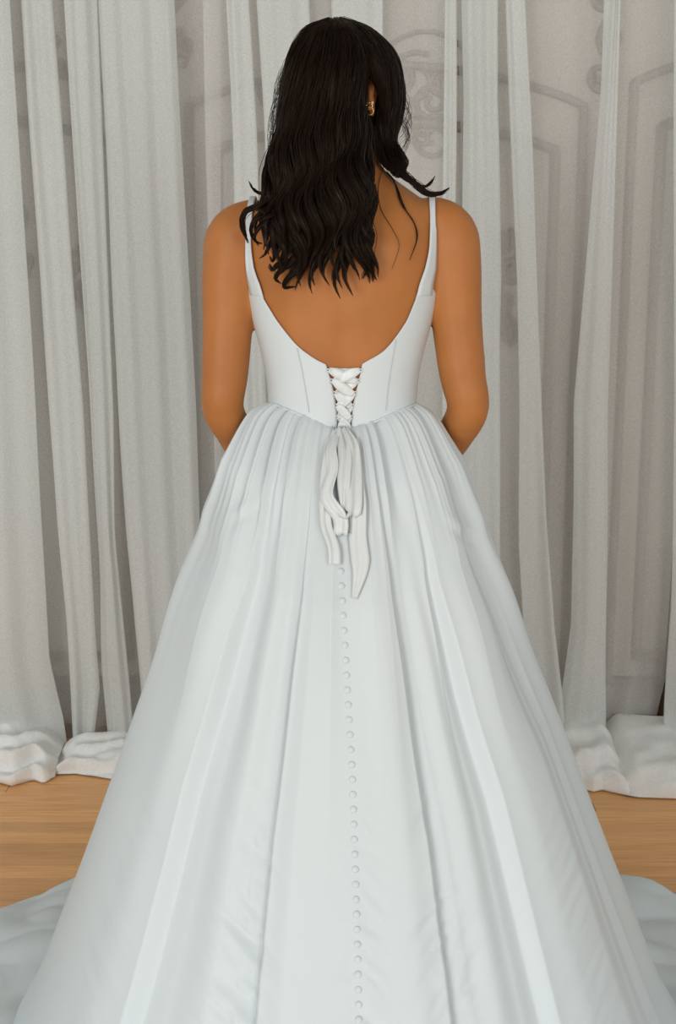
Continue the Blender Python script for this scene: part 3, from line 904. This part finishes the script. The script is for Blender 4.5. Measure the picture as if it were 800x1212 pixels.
# ripples where the cloth lies on the floor, never below it
for i in range(int(NS * 0.5), NS):
    for j in range(NP):
        x, yy, z = Varr[i, j]
        k = min(1, max(0, (0.10 - z) / 0.08))
        if k > 0:
            a = phis[j]
            edge_k = (i / (NS - 1) - 0.6) / 0.4
            rip = 0.060 * max(0, edge_k) * k * max(0, noise.noise(Vector((x * 5.0, yy * 5.0, 2.0))) + 0.28) + 0.012 * k * abs(noise.noise(Vector((x * 11, yy * 11, 5.0))))
            Varr[i, j, 2] = max(0.004, z + rip * (1 if i < NS - 2 else 0.15))
        else:
            Varr[i, j, 2] = max(0.004, z)
sk_v = Varr.reshape(-1, 3)
sk_f = [(i * NP + j, (i + 1) * NP + j, (i + 1) * NP + (j + 1) % NP, i * NP + (j + 1) % NP) for i in range(NS - 1) for j in range(NP)]
skirt = mesh('skirt', sk_v, sk_f, M_satin, person)
skirt['label'] = 'full gathered white satin skirt with a train'
bvh_sk = BVHTree.FromPolygons([Vector(p) for p in sk_v], sk_f)

# covered buttons down the back
bm = bmesh.new()
bmesh.ops.create_uvsphere(bm, u_segments=14, v_segments=8, radius=1)
for q in bm.verts:
    q.co.x *= 0.0053; q.co.y *= 0.0053; q.co.z *= 0.0021
bme_ = bpy.data.meshes.new('button'); bm.to_mesh(bme_); bm.free()
bme_.polygons.foreach_set('use_smooth', [True] * len(bme_.polygons)); bme_.materials.append(M_satin)
r = 676.0
k = 0
while r < 1330:
    px = interp(r, [(660, 402.5), (745, 407), (833, 412), (920, 417), (1046, 421), (1136, 423.5), (1212, 424.5), (1330, 427)])
    d = ray(px, r).normalized()
    h, n, _, _ = bvh_sk.ray_cast(CAM, d)
    if h is not None:
        if n.dot(d) > 0: n = -n
        o = bpy.data.objects.new('button', bme_)
        o.location = h + n * 0.0006
        o.rotation_euler = n.to_track_quat('Z', 'Y').to_euler()
        link(o, skirt)
    r += 17.55 + 0.0006 * (r - 676); k += 1

# ribbon bow
def sk_pt(px, py, off): return hit_px(bvh_sk, px, py, off, -0.13)
def bow_ribbon(name, path, wid, res=36, across=(1, 0, 0)):
    pts = [sk_pt(px, py, o) for px, py, o in path]
    return ribbon(name, pts, wid, across, M_ribbon, skirt, 0.0005, res, 0.0016, 13)
PXM = 0.00130
kn = sk_pt(402, 509, 0.009)
m_ = MB()
m_.tube([kn + Vector((-0.010, 0.005, 0.004)), kn + Vector((-0.004, -0.002, 0.002)), kn + Vector((0.005, -0.002, -0.002)), kn + Vector((0.011, 0.005, -0.006))], [0.006, 0.0075, 0.0085, 0.007], 12, res=14)
m_.build('bow_knot', M_ribbon, skirt)
bow_ribbon('bow_tail', [(397, 511, 0.006), (389, 540, 0.008), (385.5, 580, 0.008), (388, 620, 0.007), (394, 648, 0.006), (395, 669, 0.005)], [0.009, 0.015, 0.017, 0.018, 0.019, 0.020], 40, (0.95, 0.0, -0.25))
bow_ribbon('bow_tail', [(407, 511, 0.006), (421, 545, 0.008), (428, 590, 0.009), (425, 635, 0.008), (428, 672, 0.007), (420, 709, 0.005)], [0.010, 0.018, 0.022, 0.027, 0.029, 0.008], 40, (0.95, 0.0, 0.2))
bow_ribbon('bow_loop', [(400, 511, 0.008), (394, 535, 0.013), (396, 560, 0.013), (393, 590, 0.015), (399, 615, 0.014), (401, 634, 0.011), (407, 627, 0.007), (405, 580, 0.006), (403, 520, 0.006)], [0.010, 0.017, 0.020, 0.023, 0.025, 0.022, 0.016, 0.012, 0.008], 56, (0.92, -0.35, 0.1))
bow_ribbon('bow_loop', [(404, 511, 0.009), (412, 532, 0.017), (413, 555, 0.017), (419, 580, 0.020), (421, 602, 0.022), (414, 614, 0.018), (406, 606, 0.012), (410, 575, 0.010), (405, 520, 0.008)], [0.010, 0.018, 0.024, 0.028, 0.025, 0.022, 0.020, 0.016, 0.008], 56, (0.9, 0.4, 0.15))
bow_ribbon('bow_loop', [(402, 512, 0.010), (404, 540, 0.016), (407, 570, 0.019), (405, 592, 0.018), (408, 608, 0.014)], [0.011, 0.019, 0.022, 0.020, 0.010], 36, (0.95, -0.1, -0.15))

# ------------------------------------------------------------------ hair
hv, hf = [], []                 # strands gathered into one mesh of hair
off_ = [0]
hv_list, hf_list = [], []
def strands(G, Rr, n, tw=1.5, fly=0.03, thick=0.00055, lenvar=0.12, flatY=0.75):
    """n fine strands following a guide, inside a lock of radius Rr along it"""
    K = len(G)
    T, Nn, Bb = frames(G)
    t = np.linspace(0, 1, K)
    rad = np.interp(t, np.linspace(0, 1, len(Rr)), Rr)
    for _ in range(n):
        a = rng.uniform(0, 2 * math.pi); rho = math.sqrt(rng.uniform(0, 1))
        if rng.uniform() < fly: rho *= rng.uniform(1.3, 2.2)
        tw_ = tw * rng.uniform(0.5, 1.3)
        ang = a + tw_ * t * 2 * math.pi * 0.35
        ph = rng.uniform(0, 6.28); jit = rng.uniform(0.0, 0.0012)
        end = 1 - rng.uniform(0, lenvar)
        tt = t * end
        idx = tt * (K - 1)
        i0 = np.minimum(idx.astype(int), K - 2); fr = (idx - i0)[:, None]
        C_ = G[i0] * (1 - fr) + G[i0 + 1] * fr
        N_ = Nn[i0] * (1 - fr) + Nn[i0 + 1] * fr
        B_ = Bb[i0] * (1 - fr) + Bb[i0 + 1] * fr
        r_ = np.interp(tt, t, rad)[:, None] * rho
        P = C_ + N_ * np.cos(ang)[:, None] * r_ + B_ * np.sin(ang)[:, None] * r_ * flatY
        P = P + (N_ * np.sin(tt * 26 + ph)[:, None] + B_ * np.cos(tt * 22 + ph)[:, None]) * jit
        th = thick * np.interp(t, [0, 0.85, 1], [1, 0.9, 0.25])[:, None]
        d1, d2 = N_, B_
        ring = np.stack([P + d1 * th, P - 0.5 * d1 * th + 0.866 * d2 * th, P - 0.5 * d1 * th - 0.866 * d2 * th], 1).reshape(-1, 3)
        base = off_[0]
        i = np.arange(K - 1)[:, None] * 3
        k = np.array([0, 1, 2]); k2 = np.array([1, 2, 0])
        q = np.stack([i + k, i + k2, i + 3 + k2, i + 3 + k], -1).reshape(-1, 4) + base
        hv_list.append(ring); hf_list.append(q); off_[0] += len(ring)
cores = MB()
def lock(path, rad, n, wave=0.0, wl=55.0, phase=0.0, w0=150.0, tw=1.5, core=0.7, fly=0.03, lenvar=0.12, res=30, skin=0.014, thick=0.00055):
    """path of (px, row, depth y); below row w0 the lock waves sideways and in depth"""
    P = spline([Vector(p) for p in path], res)
    G = []
    for (px, py, yy) in P:
        k = min(1, max(0, (py - w0) / 70.0))
        a = 2 * math.pi * (py - w0) / wl + phase
        x = px + wave * k * math.sin(a)
        p = at(x, py, yy)
        if p.z < 1.49:
            lim = back_y(p.x, p.z) - skin
            if yy < 0.0 and p.y > lim: p = at(x, py, lim)
        p = p + Vector((0, -0.007 * k * (1 + math.cos(a)) * min(1, wave / 5.0), 0))
        G.append(p)
    G = np.array([tuple(p) for p in G])
    strands(G, [r * PXM for r in rad], n, tw, fly, thick, lenvar)
    if core > 0:
        rr = [r * PXM * core for r in rad]; rr[-1] = 0.0006
        cores.tube([Vector(g) for g in G], rr, 8, flat=0.75)
# skull cap of hair
m_ = MB()
v = []
for i in range(25):
    th = max(0.03, math.pi * 0.80 * i / 24)
    for j in range(40):
        a = 2 * math.pi * j / 40
        X, Yy, Z = math.sin(th) * math.cos(a), math.sin(th) * math.sin(a), math.cos(th)
        if Yy > 0.35 and Z < 0.3:       # leave the face free
            kk = min(1, (Yy - 0.35) / 0.3) * min(1, (0.3 - Z) / 0.3); sc_ = 1 - 0.35 * kk
        else: sc_ = 1
        v.append(hp((X * 0.081 * sc_, Yy * (0.097 if Yy > 0 else 0.098) * sc_ , Z * 0.112)))
cores.add(v, grid_faces(25, 40, True) + [tuple(range(39, -1, -1))])

# back of the head down to the back: (crown px, row 70, row 130, row 190, row 250, end px, end row)
BK = [
    (388, 352, 341, 334, 322, 305, 288, 6, 0.2), (389, 357, 348, 338, 330, 314, 308, 7, 0.5), (390, 362, 351, 345, 336, 328, 326, 8, 0.8),
    (392, 370, 361, 353, 347, 343, 334, 8, 1.2), (394, 380, 371, 364, 358, 357, 341, 8, 1.7), (396, 388, 381, 376, 371, 374, 345, 8, 2.4),
    (397, 395, 391, 387, 386, 388, 343, 8, 3.0), (399, 405, 402, 399, 399, 404, 348, 8, 3.6), (401, 414, 412, 410, 412, 416, 344, 8, 4.2),
    (402, 420, 417, 419, 423, 430, 337, 8, 4.9), (403, 425, 422, 429, 430, 439, 330, 7, 5.6)]
for lay in range(4):
    for (c0, a1, a2, a3, a4, ex_, er, wv, ph) in BK:
        j = lambda s: rng.uniform(-s, s)
        dy = -0.010 * lay
        sh = (0, 4, -4, 1)[lay]
        er2 = er - (0, 10, 26, 44)[lay] + j(8)
        path = [(c0 + j(2), 22 + lay * 1.5 + abs(c0 - 396) * 0.4, 0.005 - 0.02 * lay), (0.5 * (c0 + a1), 36 + j(2), -0.042 + dy * 0.4), (a1 + sh, 70, -0.068 + dy * 0.6), (a2 + sh, 130, -0.080 + dy * 0.6),
                (a3 + sh, 190, -0.082 + dy), (a4 + sh, 250, -0.105 + dy), (0.5 * (a4 + ex_) + sh, 0.5 * (250 + er2), -0.112 + dy), (ex_ + sh * 0.5, er2, -0.108 + dy)]
        lock(path, [2.5, 7, 9.5, 10, 10, 9.5, 9, 7.5, 5, 1.2], 85, wv, 84 + j(6), ph + lay * 0.5 + j(0.35), 135, 2.2, 0.62 if lay < 2 else 0.5, 0.025, 0.14, 34)
# crown hair sweeping over the top of the ear
for q, (a1, a2, a3) in enumerate(((431, 427, 422), (438, 445, 453), (442, 450, 457), (429, 424, 420))):
    lock([(403, 22, 0.0), (420, 38, -0.035), (a1, 68, -0.060), (a2, 92, -0.060), (a3, 116, -0.045 if q in (1, 2) else -0.07), (a3 + (3 if q in (1, 2) else -1), 150, -0.03 if q in (1, 2) else -0.075)], [2.5, 6, 8, 5.5, 4, 5], 90, 0, 50, 0, 999, 1.2, 0.62)
# left side of the head: falls over the side, onto the left shoulder
SD = [(384, 346, 334, 328, 322, 312, 262, 0.02), (383, 342, 333, 326, 318, 300, 250, 0.035), (384, 350, 338, 332, 328, 315, 275, 0.0), (385, 346, 336, 324, 319, 305, 280, 0.03), (383, 344, 332, 327, 321, 318, 240, 0.06), (386, 352, 342, 338, 330, 318, 300, -0.03), (386, 349, 339, 330, 321, 308, 296, -0.03)]
for q, (c0, a1, a2, a3, a4, ex_, er, dy) in enumerate(SD):
    path = [(c0 + 4, 23, 0.01 + dy * 0.3), (0.45 * c0 + 0.55 * a1, 38, -0.01 + dy * 0.6), (a1 + 2, 72, -0.02 + dy), (a2 + 3, 125, -0.03 + dy), (a3 + 3, 170, -0.05 + dy * 0.7), (a4, 205, -0.075), (0.5 * (a4 + ex_), 0.5 * (205 + er), -0.10), (ex_, er, -0.098)]
    lock(path, [2.5, 7, 9, 9, 8.5, 7.5, 6, 4, 1.5], 70, 5.0, 84, q * 0.5, 140, 1.6, 0.62)
# curls thrown out over the left strap
for path, rad, n in (
    ([(330, 205, -0.09), (322, 230, -0.105), (305, 243, -0.110), (291, 250, -0.108), (286, 262, -0.105), (289, 275, -0.103), (294, 288, -0.10)], [6, 5.5, 4.5, 4.2, 4, 3, 1.5], 90),
    ([(334, 225, -0.10), (318, 245, -0.112), (303, 257, -0.115), (297, 272, -0.11), (303, 286, -0.106), (311, 288, -0.105)], [5, 4.5, 3.5, 3, 2.4, 1], 60),
    ([(340, 235, -0.10), (324, 258, -0.115), (308, 268, -0.115), (301, 280, -0.11), (306, 291, -0.106)], [5, 4, 3, 2.2, 0.8], 50),
    ([(342, 250, -0.105), (325, 272, -0.118), (320, 288, -0.114), (314, 300, -0.11), (307, 306, -0.106)], [5, 4.5, 3.4, 2.2, 0.8], 55),
    ([(345, 262, -0.105), (333, 285, -0.118), (326, 298, -0.114), (323, 310, -0.108), (319, 303, -0.106)], [5, 4.5, 3, 2, 0.8], 50),
    ([(348, 270, -0.108), (340, 292, -0.12), (334, 308, -0.116), (322, 319, -0.11), (319, 312, -0.108)], [6, 5.5, 4.6, 3.4, 2], 70),
    ([(352, 285, -0.108), (348, 306, -0.12), (332, 320, -0.116), (326, 330, -0.11), (333, 336, -0.106)], [6, 6, 4.5, 3, 1], 70),
    ([(360, 295, -0.108), (352, 318, -0.12), (340, 330, -0.116), (336, 340, -0.11), (350, 339, -0.106)], [6, 6, 4.5, 3, 1], 70),
    ([(328, 212, -0.07), (320, 226, -0.06), (309, 229, -0.05), (300, 224, -0.045), (294, 214, -0.04)], [3, 2.6, 2.0, 1.5, 0.5], 34)):
    lock(path, rad, n, 0, 50, 0, 999, 1.2, 0.6, 0.04, 0.15, 26, 0.012)
# twisting lock at the right of the back hair
lock([(424, 95, -0.088), (430, 150, -0.088), (436, 185, -0.088), (440, 205, -0.098), (431, 228, -0.11), (427, 255, -0.118), (436, 280, -0.12), (434, 305, -0.118), (441, 334, -0.112)], [5, 8, 9, 8, 7, 7, 8.5, 9, 3], 170, 2.5, 48, 0.5, 170, 3.0, 0.6)
lock([(420, 120, -0.088), (425, 170, -0.088), (430, 205, -0.095), (424, 235, -0.112), (432, 262, -0.122), (428, 290, -0.124), (437, 312, -0.12), (430, 330, -0.114)], [5, 8, 8, 7, 7, 8, 8, 3], 140, 2.5, 48, 2.2, 170, 3.0, 0.6)
# hair before the right ear, falling over the front of the right shoulder
FR = [(404, 446, 453, 450, 452, 0.0), (405, 452, 459, 456, 458, 0.01), (406, 458, 466, 462, 463, 0.02), (406, 464, 471, 468, 465, 0.03), (406, 468, 474, 472, 466, 0.045), (405, 466, 475, 471, 463, 0.065), (404, 460, 472, 466, 460, 0.085), (404, 441, 449, 449, 451, 0.02)]
for q, (c0, a1, a2, a3, a4, dy) in enumerate(FR):
    path = [(c0, 23, 0.0 + dy * 0.3), (0.45 * c0 + 0.55 * a1, 38, -0.015 + dy * 0.8), (a1, 72, -0.025 + dy), (a2, 112, -0.020 + dy), (a3, 142, -0.018 + dy), (a4, 165, -0.012 + dy * 0.8), (a4 + 3, 186, 0.0 + dy * 0.5), (a4 + 12 + q, 206, 0.0 + dy * 0.3)]
    lock(path, [2.5, 6, 8, 7.5, 7, 7, 6, 4], 66, 2.5, 46, q * 0.9, 150, 1.8, 0.6)
for path, rad, n in (
    ([(461, 165, 0.01), (470, 178, 0.0), (478, 192, -0.02), (472, 206, -0.035), (462, 204, -0.03)], [7, 7, 6.5, 5, 2], 110),
    ([(455, 178, 0.0), (464, 192, -0.02), (476, 205, -0.035), (490, 217, -0.045), (506, 229, -0.05), (521, 229, -0.05), (532, 222, -0.045)], [5, 5.5, 5, 4.5, 4.5, 3.2, 0.8], 110),
    ([(470, 200, -0.02), (486, 214, -0.04), (500, 221, -0.045), (509, 217, -0.04), (515, 208, -0.035)], [4, 3.5, 2.6, 1.8, 0.5], 46),
    ([(440, 150, -0.02), (446, 172, -0.02), (455, 192, -0.03), (468, 203, -0.035)], [6, 6.5, 6, 4], 90)):
    lock(path, rad, n, 0, 50, 0, 999, 1.5, 0.55, 0.05, 0.12, 26, 0.012)
# flyaways round the outline
for k in range(60):
    x0 = rng.uniform(330, 345); L_ = rng.uniform(30, 90)
    r0 = rng.uniform(55, 150)
    xe = interp(r0, [(20, 372), (45, 349), (85, 334), (130, 330), (170, 324), (240, 312)])
    x2 = interp(r0 + L_, [(20, 372), (45, 349), (85, 334), (130, 330), (170, 324), (240, 312)])
    o = rng.uniform(1, 9)
    lock([(xe + 3, r0, 0.0), (0.5 * (xe + x2) - o, r0 + L_ * 0.5, -0.01), (x2 - o * 0.4, r0 + L_, -0.03)], [0.5, 1.5, 1.5], 1, 0, 50, 0, 999, 0, 0, 0, 0, 14, 0.012, 0.00032)
for k in range(26):
    r0 = rng.uniform(95, 145); o = rng.uniform(1, 8)
    lock([(474, r0, 0.03), (480 + o, r0 + 18, 0.03), (478 + o, r0 + 32, 0.03), (466 + o, r0 + 48, 0.02)], [0.5, 1.5, 1.5], 1, 0, 50, 0, 999, 0, 0, 0, 0.3, 14, 0.012, 0.00032)
HV = np.concatenate(hv_list); HF = np.concatenate(hf_list)
def np_mesh(name, V_, F_, matl, parent):
    me = bpy.data.meshes.new(name)
    me.vertices.add(len(V_)); me.vertices.foreach_set('co', V_.astype(np.float32).ravel())
    me.loops.add(F_.size); me.loops.foreach_set('vertex_index', F_.astype(np.int32).ravel())
    me.polygons.add(len(F_)); me.polygons.foreach_set('loop_start', np.arange(0, F_.size, 4, dtype=np.int32))
    me.polygons.foreach_set('use_smooth', np.ones(len(F_), bool))
    me.update(calc_edges=True); me.validate()
    me.materials.append(matl)
    return link(bpy.data.objects.new(name, me), parent)
hair = cores.build('hair', M_hair, person)
hair['label'] = 'long dark brown wavy hair worn loose'
hs = np_mesh('hair_strands', HV, HF, M_hair, hair); hs['kind'] = 'stuff'
# two loose single strands on the bare back
def wisp(path, r):
    m = MB(); m.tube([hit_px(bvh_body, a, b, 0.003 + c) for a, b, c in path], [r, r, r * 0.8, r * 0.4], 6, res=40); m.build('loose_strand', M_hair, hair)
wisp([(461, 198, 0.006), (465, 218, 0.002), (474, 243, 0.001), (488, 264, 0.001), (492, 282, 0.001), (483, 308, 0.001)], 0.0013)
wisp([(462, 199, 0.006), (467, 222, 0.002), (478, 248, 0.001), (489, 267, 0.001), (491, 284, 0.001), (486, 300, 0.001)], 0.0010)
wisp([(450, 200, 0.006), (447, 222, 0.002), (450, 248, 0.001), (465, 275, 0.001), (471, 292, 0.001), (463, 318, 0.001)], 0.0006)
wisp([(436, 215, 0.004), (440, 240, 0.002), (436, 262, 0.001), (440, 285, 0.001)], 0.0005)

# earrings at the right ear
ec = at(437.5, 124, -0.02)
def hoop(c, rad, th, name, label):
    m = MB()
    pts = [Vector(c) + Vector((rad * math.cos(a), 0.35 * rad * math.cos(a), rad * math.sin(a))) for a in np.linspace(0, 2 * math.pi, 33)]
    m.tube(pts, th, 8, caps=False)
    o = m.build(name, M_gold, person); o['label'] = label
    return o
hoop(at(437, 125.5, -0.056), 0.0046, 0.0008, 'earring', 'small gold hoop at her right ear')
hoop(at(437.5, 131.5, -0.058), 0.0056, 0.0008, 'earring', 'larger gold hoop below the small one')
m_ = MB(); m_.ball(at(440.5, 121.5, -0.058), 0.0020); m_.build('earring', M_pearl, person)['label'] = 'tiny pale stud at her right ear'
